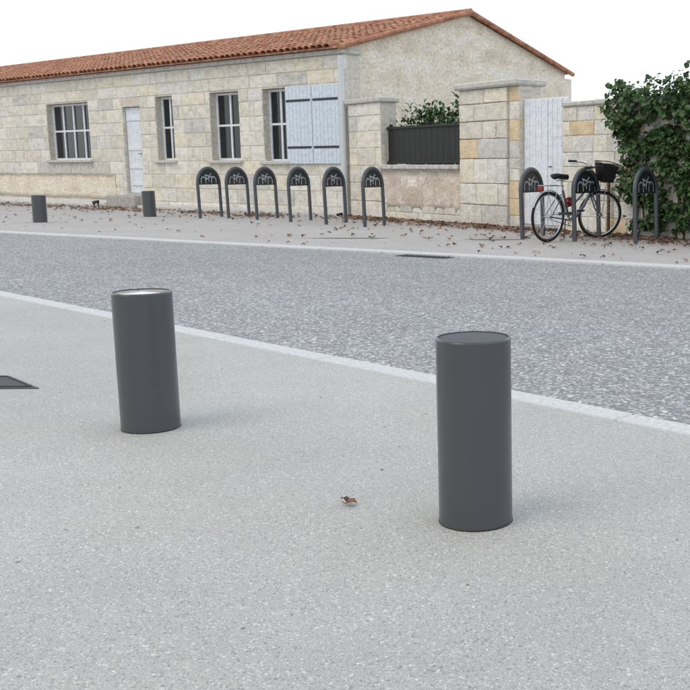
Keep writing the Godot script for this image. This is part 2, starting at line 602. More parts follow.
# ------------------------------------------------------------------ bicycle
func wheel(parent: Node3D, called: String, at: Vector3, R: float, where := Transform3D.IDENTITY) -> void:
	var w := part(called, tube_mesh(arc(Vector3.ZERO, Vector3.RIGHT, Vector3.UP, R - 0.019, R - 0.019, 0.0, TAU * 47.0 / 48.0, 47), 0.019, 8, true), M.rubber, parent, at)
	w.transform = where * w.transform
	var st := begin()
	tube(st, arc(Vector3.ZERO, Vector3.RIGHT, Vector3.UP, R - 0.044, R - 0.044, 0.0, TAU * 47.0 / 48.0, 47), 0.011, 6, true)
	part("rim", st.commit(), M.steel, w)
	st = begin()
	for i in 28:
		var t := TAU * i / 28.0
		var side := 0.028 if i % 2 == 0 else -0.028
		var off := 0.35 if (i / 2) % 2 == 0 else -0.35
		tube(st, [Vector3(cos(t + off * 2.0) * 0.022, sin(t + off * 2.0) * 0.022, side), Vector3(cos(t) * (R - 0.05), sin(t) * (R - 0.05), 0)], 0.0016, 4)
	part("spokes", st.commit(), M.steel, w)
	part("hub", tube_mesh([Vector3(0, 0, -0.05), Vector3(0, 0, 0.05)], 0.02, 12), M.steel, w)

func make_bicycle(at: Vector3, turn: float, lean: float) -> void:
	var t := thing("bicycle", "dark grey city bicycle with black basket leaning by a bicycle stand", "bicycle", at, turn)
	t.rotation.x = lean
	var R := 0.345
	var wb := 1.13
	var ra := Vector3(-wb / 2, R, 0)
	var fa := Vector3(wb / 2, R, 0)
	wheel(t, "rear_wheel", ra, R)
	var turn_axis := Vector3(-0.282, 0.959, 0).normalized()
	var pivot := Vector3(0.385, 0.66, 0)
	var sb := Basis(turn_axis, -0.50)
	var steer := Transform3D(sb, pivot - sb * pivot)
	wheel(t, "front_wheel", fa, R, steer)
	var bb := Vector3(-0.10, 0.285, 0)
	var seat_top := Vector3(-0.26, 0.70, 0)
	var head_top := Vector3(0.335, 0.83, 0)
	var head_bot := Vector3(0.385, 0.66, 0)
	var st := begin()
	tube(st, [bb, seat_top], 0.016, 10)
	tube(st, [head_top, head_bot], 0.019, 10)
	tube(st, [head_bot + Vector3(-0.005, 0.02, 0), Vector3(0.22, 0.47, 0), Vector3(0.06, 0.335, 0), bb], 0.021, 10)
	tube(st, [head_top + Vector3(0.012, -0.04, 0), Vector3(0.18, 0.63, 0), Vector3(-0.02, 0.50, 0), bb.lerp(seat_top, 0.45)], 0.015, 10)
	for s in [-1.0, 1.0]:
		tube(st, [bb + Vector3(-0.01, 0, s * 0.02), Vector3(-0.3, 0.315, s * 0.045), ra + Vector3(0, 0, s * 0.06)], 0.009, 8)
		tube(st, [seat_top + Vector3(0.02, -0.05, s * 0.015), Vector3(-0.36, 0.58, s * 0.045), ra + Vector3(0, 0, s * 0.06)], 0.008, 8)
	part("frame", st.commit(), M.bike, t)
	st = begin()
	for s in [-1.0, 1.0]:
		tube(st, [head_bot + Vector3(0.0, -0.02, s * 0.03), Vector3(0.44, 0.54, s * 0.05), Vector3(0.50, 0.42, s * 0.055), fa + Vector3(0, 0, s * 0.055)], 0.011, 8)
	tube(st, [head_bot + Vector3(0, -0.02, -0.035), head_bot + Vector3(0, -0.02, 0.035)], 0.014, 8)
	part("fork", st.commit(), M.bike, t).transform = steer
	# mudguards
	for g in [[ra, 0.15, 2.75, "rear_mudguard"], [fa, 0.55, 2.35, "front_mudguard"]]:
		st = begin()
		var n := 20
		for i in n:
			var q: Array[Vector3] = []
			for e in [[i, 0], [i + 1, 0], [i + 1, 1], [i, 1]]:
				var a: float = lerpf(g[1], g[2], float(e[0]) / n)
				var z := -0.026 if e[1] == 0 else 0.0
				var rr := R + 0.012 if e[1] == 0 else R + 0.022
				q.append(g[0] + Vector3(cos(a) * rr, sin(a) * rr, z))
			var q2: Array[Vector3] = []
			for v in q:
				q2.append(Vector3(v.x, v.y, -v.z))
			var m: Vector3 = (q[0] + q[2]) * 0.5 - g[0]
			flat(st, q[0], q[1], q[2], q[3], m)
			flat(st, q2[0], q2[1], q2[2], q2[3], m)
		var mg := part(g[3], st.commit(), M.guard if g[3] == "rear_mudguard" else M.bike, t)
		if g[3] == "front_mudguard":
			mg.transform = steer
	# saddle and post
	part("seat_post", tube_mesh([seat_top - Vector3(-0.01, 0.03, 0), Vector3(-0.295, 0.845, 0)], 0.0125, 10), M.steel, t)
	st = begin()
	var prof := [[-0.152, 0.0, 0.0], [-0.15, 0.05, 0.006], [-0.135, 0.085, 0.012], [-0.08, 0.10, 0.016], [0.0, 0.065, 0.006], [0.08, 0.028, 0.002], [0.14, 0.02, 0.0], [0.155, 0.012, -0.008], [0.158, 0.0, -0.01]]
	for i in prof.size() - 1:
		for k in 12:
			var q := []
			for e in [[i, k], [i + 1, k], [i + 1, k + 1], [i, k + 1]]:
				var p: Array = prof[e[0]]
				var an: float = TAU * e[1] / 12.0
				q.append([Vector3(p[0], p[2] + sin(an) * minf(0.03, p[1] * 1.6) * (1.5 if sin(an) < 0 else 1.0), cos(an) * p[1]), Vector3(0, sin(an), cos(an))])
			smooth_quad(st, q)
	var sd := part("saddle", st.commit(), M.leather, t, Vector3(-0.30, 0.885, 0))
	st = begin()
	for s in [-0.025, 0.025]:
		tube(st, [Vector3(-0.09, -0.035, s), Vector3(-0.06, -0.055, s), Vector3(0.06, -0.05, s)], 0.005, 6)
	part("saddle_spring", st.commit(), M.steel, sd)
	# handlebar
	st = begin()
	var hb := Vector3(0.31, 1.0, 0)
	tube(st, [head_top, hb], 0.012, 8)
	for s in [-1.0, 1.0]:
		tube(st, [hb, hb + Vector3(0.05, 0.03, s * 0.10), hb + Vector3(0.02, 0.055, s * 0.22), hb + Vector3(-0.10, 0.05, s * 0.28), hb + Vector3(-0.14, 0.048, s * 0.285)], 0.011, 8)
	var bar := part("handlebar", st.commit(), M.steel, t)
	bar.transform = steer
	for s in [-1.0, 1.0]:
		part("grip", tube_mesh([hb + Vector3(-0.08, 0.051, s * 0.275), hb + Vector3(-0.20, 0.045, s * 0.29)], 0.016, 10), M.black, bar)
		part("brake_lever", tube_mesh([hb + Vector3(-0.05, 0.045, s * 0.262), hb + Vector3(-0.10, 0.015, s * 0.275), hb + Vector3(-0.17, 0.01, s * 0.285)], 0.006, 6), M.steel, bar)
	# brake cables
	st = begin()
	tube(st, [hb + Vector3(-0.05, 0.045, 0.262), Vector3(0.42, 1.04, 0.15), Vector3(0.45, 0.9, 0.06), Vector3(0.41, 0.66, 0.03)], 0.004, 5)
	tube(st, [hb + Vector3(-0.05, 0.045, -0.262), Vector3(0.40, 1.02, -0.14), Vector3(0.40, 0.85, -0.04), Vector3(0.22, 0.62, 0.0)], 0.004, 5)
	part("brake_cable", st.commit(), M.black, t).transform = steer
	# basket of wire mesh with solid lower panel
	var bk := Vector3(0.575, 0.0, 0)
	st = begin()
	var ty := 1.09
	var by := 0.83
	var cor := func(y: float, k: float) -> Array:
		return [bk + Vector3(-0.12 * k, y, -0.15 * k), bk + Vector3(0.12 * k, y, -0.15 * k), bk + Vector3(0.12 * k, y, 0.15 * k), bk + Vector3(-0.12 * k, y, 0.15 * k)]
	for j in 8:
		var f := j / 7.0
		tube(st, cor.call(lerpf(by, ty, f), lerpf(0.7, 1.0, f)), 0.006 if j == 7 or j == 0 else 0.003, 5, true)
	var lo: Array = cor.call(by, 0.7)
	var hi: Array = cor.call(ty, 1.0)
	for k in 4:
		for i in 12:
			var f := i / 12.0
			tube(st, [lo[k].lerp(lo[(k + 1) % 4], f), hi[k].lerp(hi[(k + 1) % 4], f)], 0.003, 4)
	for i in 9:
		var f := i / 8.0
		tube(st, [lo[0].lerp(lo[1], f), lo[3].lerp(lo[2], f)], 0.003, 4)
	var basket := part("basket", st.commit(), M.black, t)
	basket.transform = steer
	st = begin()
	var c0: Array = cor.call(by + 0.004, 0.69)
	var c1: Array = cor.call(ty - 0.03, 0.965)
	for k in 4:
		flat(st, c0[k], c0[(k + 1) % 4], c1[(k + 1) % 4], c1[k], (c0[k] + c0[(k + 1) % 4]) * 0.5 - bk - Vector3(0, by, 0))
	flat(st, c0[0], c0[1], c0[2], c0[3], Vector3.DOWN)
	part("basket_liner", st.commit(), M.black, basket)
	st = begin()
	for s in [-1.0, 1.0]:
		tube(st, [fa + Vector3(0, 0, s * 0.065), Vector3(0.56, by, s * 0.09)], 0.005, 6)
	part("basket_stay", st.commit(), M.steel, basket)
	# rear carrier
	st = begin()
	for s in [-1.0, 1.0]:
		tube(st, [Vector3(-0.30, 0.755, s * 0.05), Vector3(-0.38, 0.765, s * 0.06), Vector3(-0.72, 0.765, s * 0.06)], 0.006, 6)
		tube(st, [Vector3(-0.66, 0.763, s * 0.06), ra + Vector3(0.0, 0.01, s * 0.068)], 0.005, 6)
		tube(st, [Vector3(-0.44, 0.763, s * 0.06), ra + Vector3(0.0, 0.01, s * 0.068)], 0.005, 6)
	for x in [-0.40, -0.50, -0.60, -0.72]:
		tube(st, [Vector3(x, 0.765, -0.06), Vector3(x, 0.765, 0.06)], 0.005, 6)
	tube(st, [Vector3(-0.38, 0.768, 0), Vector3(-0.72, 0.768, 0)], 0.006, 6)
	var car := part("rear_carrier", st.commit(), M.steel, t)
	part("rear_reflector", box_mesh(Vector3(-0.755, 0.70, -0.045), Vector3(-0.725, 0.75, 0.045), 0.006), M.red, car)
	# drivetrain
	st = begin()
	tube(st, arc(bb + Vector3(0, 0, 0.05), Vector3.RIGHT, Vector3.UP, 0.085, 0.085, 0.0, TAU * 23.0 / 24.0, 23), 0.006, 6, true)
	for i in 5:
		var a := TAU * i / 5.0
		tube(st, [bb + Vector3(0, 0, 0.05), bb + Vector3(cos(a) * 0.085, sin(a) * 0.085, 0.05)], 0.006, 6)
	tube(st, [bb + Vector3(0, 0, -0.07), bb + Vector3(0, 0, 0.07)], 0.014, 8)
	part("chainring", st.commit(), M.steel, t)
	var cd := Vector3(0.10, 0.135, 0)
	var ca := part("crank", tube_mesh([bb + Vector3(0, 0, 0.07), bb + cd + Vector3(0, 0, 0.075)], 0.009, 8), M.steel, t)
	part("pedal", box_mesh(bb + cd + Vector3(-0.045, -0.012, 0.08), bb + cd + Vector3(0.045, 0.012, 0.16), 0.006), M.black, ca)
	var cb := part("crank", tube_mesh([bb + Vector3(0, 0, -0.07), bb - cd + Vector3(0, 0, -0.075)], 0.009, 8), M.steel, t)
	part("pedal", box_mesh(bb - cd + Vector3(-0.045, -0.012, -0.16), bb - cd + Vector3(0.045, 0.012, -0.08), 0.006), M.black, cb)
	st = begin()
	tube(st, [bb + Vector3(0, 0.086, 0.05), ra + Vector3(0, 0.035, 0.05)], 0.005, 5)
	tube(st, [bb + Vector3(0, -0.086, 0.05), ra + Vector3(0, -0.035, 0.05)], 0.005, 5)
	part("chain", st.commit(), M.iron, t)
	part("chain_guard", box_mesh(Vector3(-0.42, 0.365, 0.058), Vector3(-0.02, 0.405, 0.066), 0.003), M.bike, t)
	# side stand and coiled lock
	part("side_stand", tube_mesh([Vector3(-0.22, 0.29, 0.03), Vector3(-0.36, 0.04, 0.12)], 0.008, 6), M.iron, t)
	var coil := []
	for i in 60:
		var a := i * 0.75
		coil.append(Vector3(-0.19 + i * 0.0016 + cos(a) * 0.05, 0.55 + sin(a) * 0.05, 0.03 + 0.02 * sin(i * 0.2)))
	part("coiled_lock", tube_mesh(coil, 0.007, 6), M.red, t)
	part("headlamp", lathe_mesh([Vector2(0.0, -0.035), Vector2(0.02, -0.03), Vector2(0.032, 0.0), Vector2(0.032, 0.02), Vector2(0.0, 0.024)], 16), M.black, t, Vector3(0.43, 0.76, 0)).rotation.z = -PI / 2

# ------------------------------------------------------------------ masonry
# one dressed stone lying in the plane z = 0 with a slightly uneven face
func stone_mesh(u0: float, v0: float, u1: float, v1: float, proud: float, depth := 0.08) -> ArrayMesh:
	var st := begin()
	var w := 0.012
	var o: Array[Vector3] = []
	for q in [[u0, v0], [u1, v0], [u1, v1], [u0, v1]]:
		o.append(Vector3(q[0] + rng.randf_range(-0.006, 0.006), q[1] + rng.randf_range(-0.005, 0.005), proud - w))
	var g := []
	for j in 3:
		var row := []
		for i in 4:
			var u := lerpf(u0 + w, u1 - w, i / 3.0)
			var v := lerpf(v0 + w, v1 - w, j / 2.0)
			var inner := 1.0 if (i > 0 and i < 3 and j == 1) else 0.0
			row.append(Vector3(u + rng.randf_range(-0.005, 0.005), v + rng.randf_range(-0.004, 0.004), proud + inner * rng.randf_range(0.0, 0.012) + rng.randf_range(-0.003, 0.003)))
		g.append(row)
	st.set_smooth_group(0)
	for j in 2:
		for i in 3:
			flat(st, g[j][i], g[j][i + 1], g[j + 1][i + 1], g[j + 1][i], Vector3(0, 0, 1))
	var loop := [g[0][0], g[0][1], g[0][2], g[0][3], g[1][3], g[2][3], g[2][2], g[2][1], g[2][0], g[1][0]]
	var cs := [0, 3, 5, 8]
	var cen := (o[0] + o[2]) * 0.5
	for k in 4:
		var a: int = cs[k]
		var b: int = cs[(k + 1) % 4]
		if b < a:
			b += 10
		for i in range(a, b):
			var f0 := float(i - a) / (b - a)
			var f1 := float(i + 1 - a) / (b - a)
			var p0 := o[k].lerp(o[(k + 1) % 4], f0)
			var p1 := o[k].lerp(o[(k + 1) % 4], f1)
			var mid := (p0 + p1) * 0.5 - cen
			flat(st, p0, p1, loop[(i + 1) % 10], loop[i % 10], mid.normalized() + Vector3(0, 0, 1))
		var z := Vector3(0, 0, -depth)
		flat(st, o[k], o[(k + 1) % 4], o[(k + 1) % 4] + z, o[k] + z, (o[k] + o[(k + 1) % 4]) * 0.5 - cen)
	return st.commit()

# courses of stones between u0 and u1, leaving holes [u0, v0, u1, v1] free
func coursed(parent: Node, u0: float, u1: float, levels: Array, lens: Vector2, holes: Array, mats: Array, proud := 0.016, joint := 0.007) -> void:
	for c in levels.size() - 1:
		var v0: float = levels[c] + joint * 0.5
		var v1: float = levels[c + 1] - joint * 0.5
		var u := u0
		var first := true
		while u < u1 - 0.02:
			var l := rng.randf_range(lens.x, lens.y) * (rng.randf_range(0.4, 0.8) if first else 1.0)
			first = false
			var e := u + l
			if u1 - e < lens.x * 0.45:
				e = u1
			# the free spans of this stone
			var spans := [[u, e]]
			for h in holes:
				if v1 > h[1] + 0.02 and v0 < h[3] - 0.02:
					var nx := []
					for s in spans:
						if s[1] <= h[0] or s[0] >= h[2]:
							nx.append(s)
						else:
							if h[0] - s[0] > 0.05:
								nx.append([s[0], h[0]])
							if s[1] - h[2] > 0.05:
								nx.append([h[2], s[1]])
					spans = nx
			for s in spans:
				if s[1] - s[0] > 0.06:
					var stained: bool = c == 3 and levels.size() == 12 and ((s[0] < -12.0 and s[1] > -12.9) or (s[0] < -9.7 and s[1] > -10.5))
					part("stone", stone_mesh(s[0] + joint * 0.5, v0, s[1] - joint * 0.5, v1, proud + rng.randf_range(-0.004, 0.005)), M.stained if stained else mats[rng.randi() % mats.size()], parent)
			u = e

# wall core with rectangular holes
func core_mesh(u0: float, u1: float, top: float, thick: float, holes: Array) -> ArrayMesh:
	var st := begin()
	var us := [u0, u1]
	for h in holes:
		us.append(h[0])
		us.append(h[2])
	us.sort()
	for i in us.size() - 1:
		var a: float = us[i]
		var b: float = us[i + 1]
		if b - a < 0.001:
			continue
		var segs := [[-0.1, top]]
		for h in holes:
			if h[0] <= a + 0.001 and h[2] >= b - 0.001:
				segs = []
				if h[1] > 0.0:
					segs.append([-0.1, h[1]])
				segs.append([h[3], top])
		for s in segs:
			bevel_box(st, Vector3(a, s[0], -thick), Vector3(b, s[1], 0.0), 0.0001)
	return st.commit()

# irregular slab of render lying on a wall
func render_patch(u0: float, v0: float, u1: float, v1: float, z: float, sd: int) -> ArrayMesh:
	var n := FastNoiseLite.new()
	n.seed = sd
	n.frequency = 1.3
	n.fractal_octaves = 4
	var st := begin()
	var N := 60
	var rows := []
	for i in N + 1:
		var f := float(i) / N
		var u := lerpf(u0, u1, f)
		var lo := v0 + 0.05 * n.get_noise_1d(u * 2.0)
		var hi := v1 + 0.04 * n.get_noise_1d(u * 2.3 + 50.0)
		var col := []
		for j in 7:
			var v := lerpf(lo, hi, j / 6.0)
			var edge := (0.0 if (j == 0 or j == 6 or i == 0 or i == N) else 1.0)
			col.append(Vector3(u, v, z - 0.012 + edge * (0.012 + 0.006 * n.get_noise_2d(u * 3.0, v * 3.0))))
		rows.append(col)
	st.set_smooth_group(1)
	for i in N:
		for j in 6:
			for k in [[i, j], [i, j + 1], [i + 1, j + 1], [i, j], [i + 1, j + 1], [i + 1, j]]:
				st.add_vertex(rows[k[0]][k[1]])
	for e in [0, 6]:
		for i in N:
			var a: Vector3 = rows[i][e]
			var b: Vector3 = rows[i + 1][e]
			var zz := Vector3(0, 0, -0.03)
			for p in [a, b, b + zz, a, b + zz, a + zz]:
				st.add_vertex(p)
	st.generate_normals()
	return st.commit()

const C := Vector3(-4.08, 0, -22.36)
const E1 := Vector3(0.7918, 0, 0.6108)
const E2 := Vector3(0.6291, 0, 0.7773)

func make_house() -> void:
	var t := thing("stone_house", "low pale limestone house with white door and tiled roof", "house", C, -atan2(E1.z, E1.x))
	var top := 3.35
	# holes: windows and the door
	var wins := [[-12.35, 1.22, -10.15, 2.75], [-6.98, 1.19, -6.25, 2.75], [-4.72, 1.18, -3.62, 2.75], [-2.74, 1.15, -1.90, 2.75]]
	var door := [-8.50, 0.34, -7.70, 2.55]
	var holes := wins.duplicate()
	holes.append(door)
	part("wall_core", core_mesh(-24.0, -0.02, top, 0.45, holes), M.mortar, t)
	var levels := [0.0, 0.17, 0.50, 0.84, 1.16, 1.50, 1.83, 2.16, 2.49, 2.78, 3.06, 3.35]
	# left of the door the lower courses lie under render
	var cover := holes.duplicate()
	cover.append([-18.0, 0.0, -9.02, 0.82])
	coursed(t, -18.0, -0.02, levels, Vector2(0.62, 1.05), cover, M.stones)
	part("render_patch", render_patch(-18.0, 0.20, -9.03, 0.83, 0.025, 4), M.ochre, t)
	# plinth apron at the foot of the wall
	var st := begin()
	for i in 45:
		var a := -18.0 + i * 0.4
		var b := a + 0.4
		if a > -9.05 and b < -7.55:
			if b > -7.9:
				part("cement_apron", st.commit(), M.apron, t)
				st = begin()
			continue
		var d0 := 0.30 + 0.05 * sin(i * 1.7)
		var d1 := 0.30 + 0.05 * sin((i + 1) * 1.7)
		var k := 0.16 if b <= -9.0 else 0.09
		flat(st, Vector3(a, k, 0.02), Vector3(b, k, 0.02), Vector3(b, 0.05, d1), Vector3(a, 0.05, d0), Vector3.UP)
		flat(st, Vector3(a, -0.05, d0), Vector3(b, -0.05, d1), Vector3(b, 0.05, d1), Vector3(a, 0.05, d0), Vector3(0, 0, 1))
	part("cement_apron", st.commit(), M.apron, t)
	# doorstep and door
	part("door_step", box_mesh(Vector3(-8.95, -0.05, 0.0), Vector3(-7.62, 0.30, 0.36), 0.02), M.step, t)
	part("door_sill", box_mesh(Vector3(-8.50, 0.30, -0.20), Vector3(-7.70, 0.345, 0.05), 0.008), M.sill, t)
	var dr := part("door", box_mesh(Vector3(-8.49, 0.35, -0.14), Vector3(-7.71, 2.54, -0.10), 0.004), M.white_wood, t)
	for i in 5:
		var u := -8.485 + i * 0.154
		part("door_board", box_mesh(Vector3(u, 0.36, -0.10), Vector3(u + 0.150, 2.53, -0.085), 0.004), M.white_wood, dr)
	for v in [0.55, 0.98, 1.45, 2.2]:
		part("cross_rail", box_mesh(Vector3(-8.44, v, -0.085), Vector3(-7.76, v + 0.09, -0.062), 0.005), M.white_wood, dr)
	part("door_handle", tube_mesh([Vector3(-7.82, 1.36, -0.085), Vector3(-7.82, 1.36, -0.03), Vector3(-7.92, 1.36, -0.03)], 0.01, 8), M.iron, dr)
	# windows
	for w in wins:
		var u0: float = w[0]
		var u1: float = w[2]
		var win := part("window", box_mesh(Vector3(u0, w[1], -0.24), Vector3(u1, w[3], -0.20), 0.002), M.glass, t)
		var n := 2 if u1 - u0 < 1.5 else 4
		for i in n + 1:
			var u := lerpf(u0, u1 - 0.06, float(i) / n)
			part("window_frame", box_mesh(Vector3(u, w[1], -0.20), Vector3(u + 0.06, w[3], -0.165), 0.005), M.white_wood, win)
		for v in [w[1], (w[1] + w[3]) * 0.5, w[3] - 0.06]:
			part("window_bar", box_mesh(Vector3(u0, v, -0.20), Vector3(u1, v + 0.05, -0.168), 0.005), M.white_wood, win)
		part("window_sill", box_mesh(Vector3(u0 - 0.10, w[1] - 0.07, -0.16), Vector3(u1 + 0.10, w[1] - 0.002, 0.11), 0.012), M.sill, win)
	# folded-back shutters
	for s in [[-1.86, -1.00], [-0.98, -0.12]]:
		var sh := part("shutter", box_mesh(Vector3(s[0], 1.20, 0.045), Vector3(s[1], 2.75, 0.07), 0.004), M.shutter, t)
		if s[0] > -2.0:
			sh.mesh = box_mesh(Vector3(s[0], 1.09, 0.045), Vector3(s[1], 2.75, 0.07), 0.004)
		var n := int(round((s[1] - s[0]) / 0.13))
		for i in n:
			var u := lerpf(s[0], s[1], float(i) / n)
			part("shutter_board", box_mesh(Vector3(u + 0.003, sh.mesh.get_aabb().position.y + 0.004, 0.07), Vector3(u + (s[1] - s[0]) / n - 0.003, 2.746, 0.08), 0.003), M.shutter, sh)
		for v in [1.42, 2.42]:
			part("shutter_strap", box_mesh(Vector3(s[0] + 0.03, v, 0.08), Vector3(s[1] - 0.03, v + 0.05, 0.09), 0.002), M.iron, sh)
	# cornice, roof and its tiles
	part("cornice", box_mesh(Vector3(-24.0, top, -0.45), Vector3(0.04, top + 0.10, 0.12), 0.02), M.sill, t)
	st = begin()
	var slope := 0.27
	var deep := 3.9
	var y0 := top + 0.12
	var y1 := y0 + (deep + 0.24) * slope
	flat(st, Vector3(-24.1, y0, 0.24), Vector3(0.1, y0, 0.24), Vector3(0.1, y1, -deep), Vector3(-24.1, y1, -deep), Vector3.UP)
	flat(st, Vector3(-24.1, y0 - 0.03, 0.24), Vector3(0.1, y0 - 0.03, 0.24), Vector3(0.1, y1 - 0.03, -deep), Vector3(-24.1, y1 - 0.03, -deep), Vector3.DOWN)
	flat(st, Vector3(-24.1, y0 - 0.03, 0.24), Vector3(0.1, y0 - 0.03, 0.24), Vector3(0.1, y0, 0.24), Vector3(-24.1, y0, 0.24), Vector3(0, 0, 1))
	flat(st, Vector3(0.1, y0 - 0.03, 0.24), Vector3(0.1, y0, 0.24), Vector3(0.1, y1, -deep), Vector3(0.1, y1 - 0.03, -deep), Vector3(1, 0, 0))
	# the slope away from the street
	flat(st, Vector3(-24.1, y1, -deep), Vector3(0.1, y1, -deep), Vector3(0.1, y0, -2.0 * deep - 0.2), Vector3(-24.1, y0, -2.0 * deep - 0.2), Vector3.UP)
	part("eave_board", box_mesh(Vector3(-24.0, top + 0.10, -0.02), Vector3(-0.03, top + 0.165, 0.03), 0.003), M.sill, t)
	part("verge_board", tube_mesh([Vector3(0.10, y0 - 0.01, 0.24), Vector3(0.10, y1 + 0.02, -deep), Vector3(0.10, y0 - 0.01, -2.0 * deep - 0.2)], 0.06, 8), M.tile, t)
	part("ridge", tube_mesh([Vector3(-24.1, y1 + 0.02, -deep), Vector3(0.1, y1 + 0.02, -deep)], 0.09, 8), M.tile, t)
	var roof := part("roof", st.commit(), M.tile, t)
	# gable end and the walls away from the street
	var gs := begin()
	bevel_box(gs, Vector3(-0.42, -0.1, -2.0 * deep), Vector3(-0.025, top, -0.452), 0.0001)
	bevel_box(gs, Vector3(-24.0, -0.1, -2.0 * deep - 0.3), Vector3(-0.025, top, -2.0 * deep - 0.002), 0.0001)
	bevel_box(gs, Vector3(-24.0, -0.1, -2.0 * deep), Vector3(-23.6, top, -0.452), 0.0001)
	var ye := y0 - 0.035 + 0.24 * slope
	for u in [-0.025, -0.42, -23.6, -24.0]:
		var side := Vector3(1 if u > -0.1 or u > -23.8 and u < -1.0 else -1, 0, 0)
		quad(gs, Vector3(u, top, 0.0), Vector3(u, ye, 0.0), Vector3(u, y1 - 0.036, -deep), Vector3(u, top, -deep), side)
		quad(gs, Vector3(u, top, -deep), Vector3(u, y1 - 0.036, -deep), Vector3(u, ye, -2.0 * deep), Vector3(u, top, -2.0 * deep), side)
	part("gable_wall", gs.commit(), M.ochre, t)
	var one := begin()
	for k in 6:
		var a0 := PI * k / 6.0
		var a1 := PI * (k + 1) / 6.0
		var q: Array[Vector3] = []
		for e in [[a0, 0], [a1, 0], [a1, 1], [a0, 1]]:
			var rr := 0.098 if e[1] == 0 else 0.080
			q.append(Vector3(cos(e[0]) * rr, sin(e[0]) * rr * 0.8, 0.20 if e[1] == 0 else -0.24))
		flat(one, q[0], q[1], q[2], q[3], (q[0] + q[2]) * 0.5 + Vector3(0, 0.01, 0))
	var tm := MultiMesh.new()
	tm.transform_format = MultiMesh.TRANSFORM_3D
	tm.use_colors = true
	tm.mesh = one.commit()
	var cols := 114
	var rws := 10
	tm.instance_count = cols * rws
	var bs := Basis(Vector3.RIGHT, atan(slope))
	for i in cols:
		for j in rws:
			var p := Vector3(-24.0 + i * 0.2105 + rng.randf_range(-0.008, 0.008), top + 0.128 + slope * (j * 0.385 + 0.14), 0.08 - j * 0.385 + rng.randf_range(-0.015, 0.015))
			tm.set_instance_transform(i * rws + j, Transform3D(bs * Basis(Vector3.UP, rng.randf_range(-0.03, 0.03)), p))
			var b := rng.randf_range(0.72, 1.12)
			tm.set_instance_color(i * rws + j, Color(b, b * rng.randf_range(0.92, 1.05), b * rng.randf_range(0.88, 1.08)))
	var mmi := MultiMeshInstance3D.new()
	mmi.name = "roof_tiles"
	mmi.multimesh = tm
	var tmat: StandardMaterial3D = M.tile.duplicate()
	tmat.vertex_color_use_as_albedo = true
	mmi.material_override = tmat
	mmi.set_meta("kind", "stuff")
	roof.add_child(mmi)

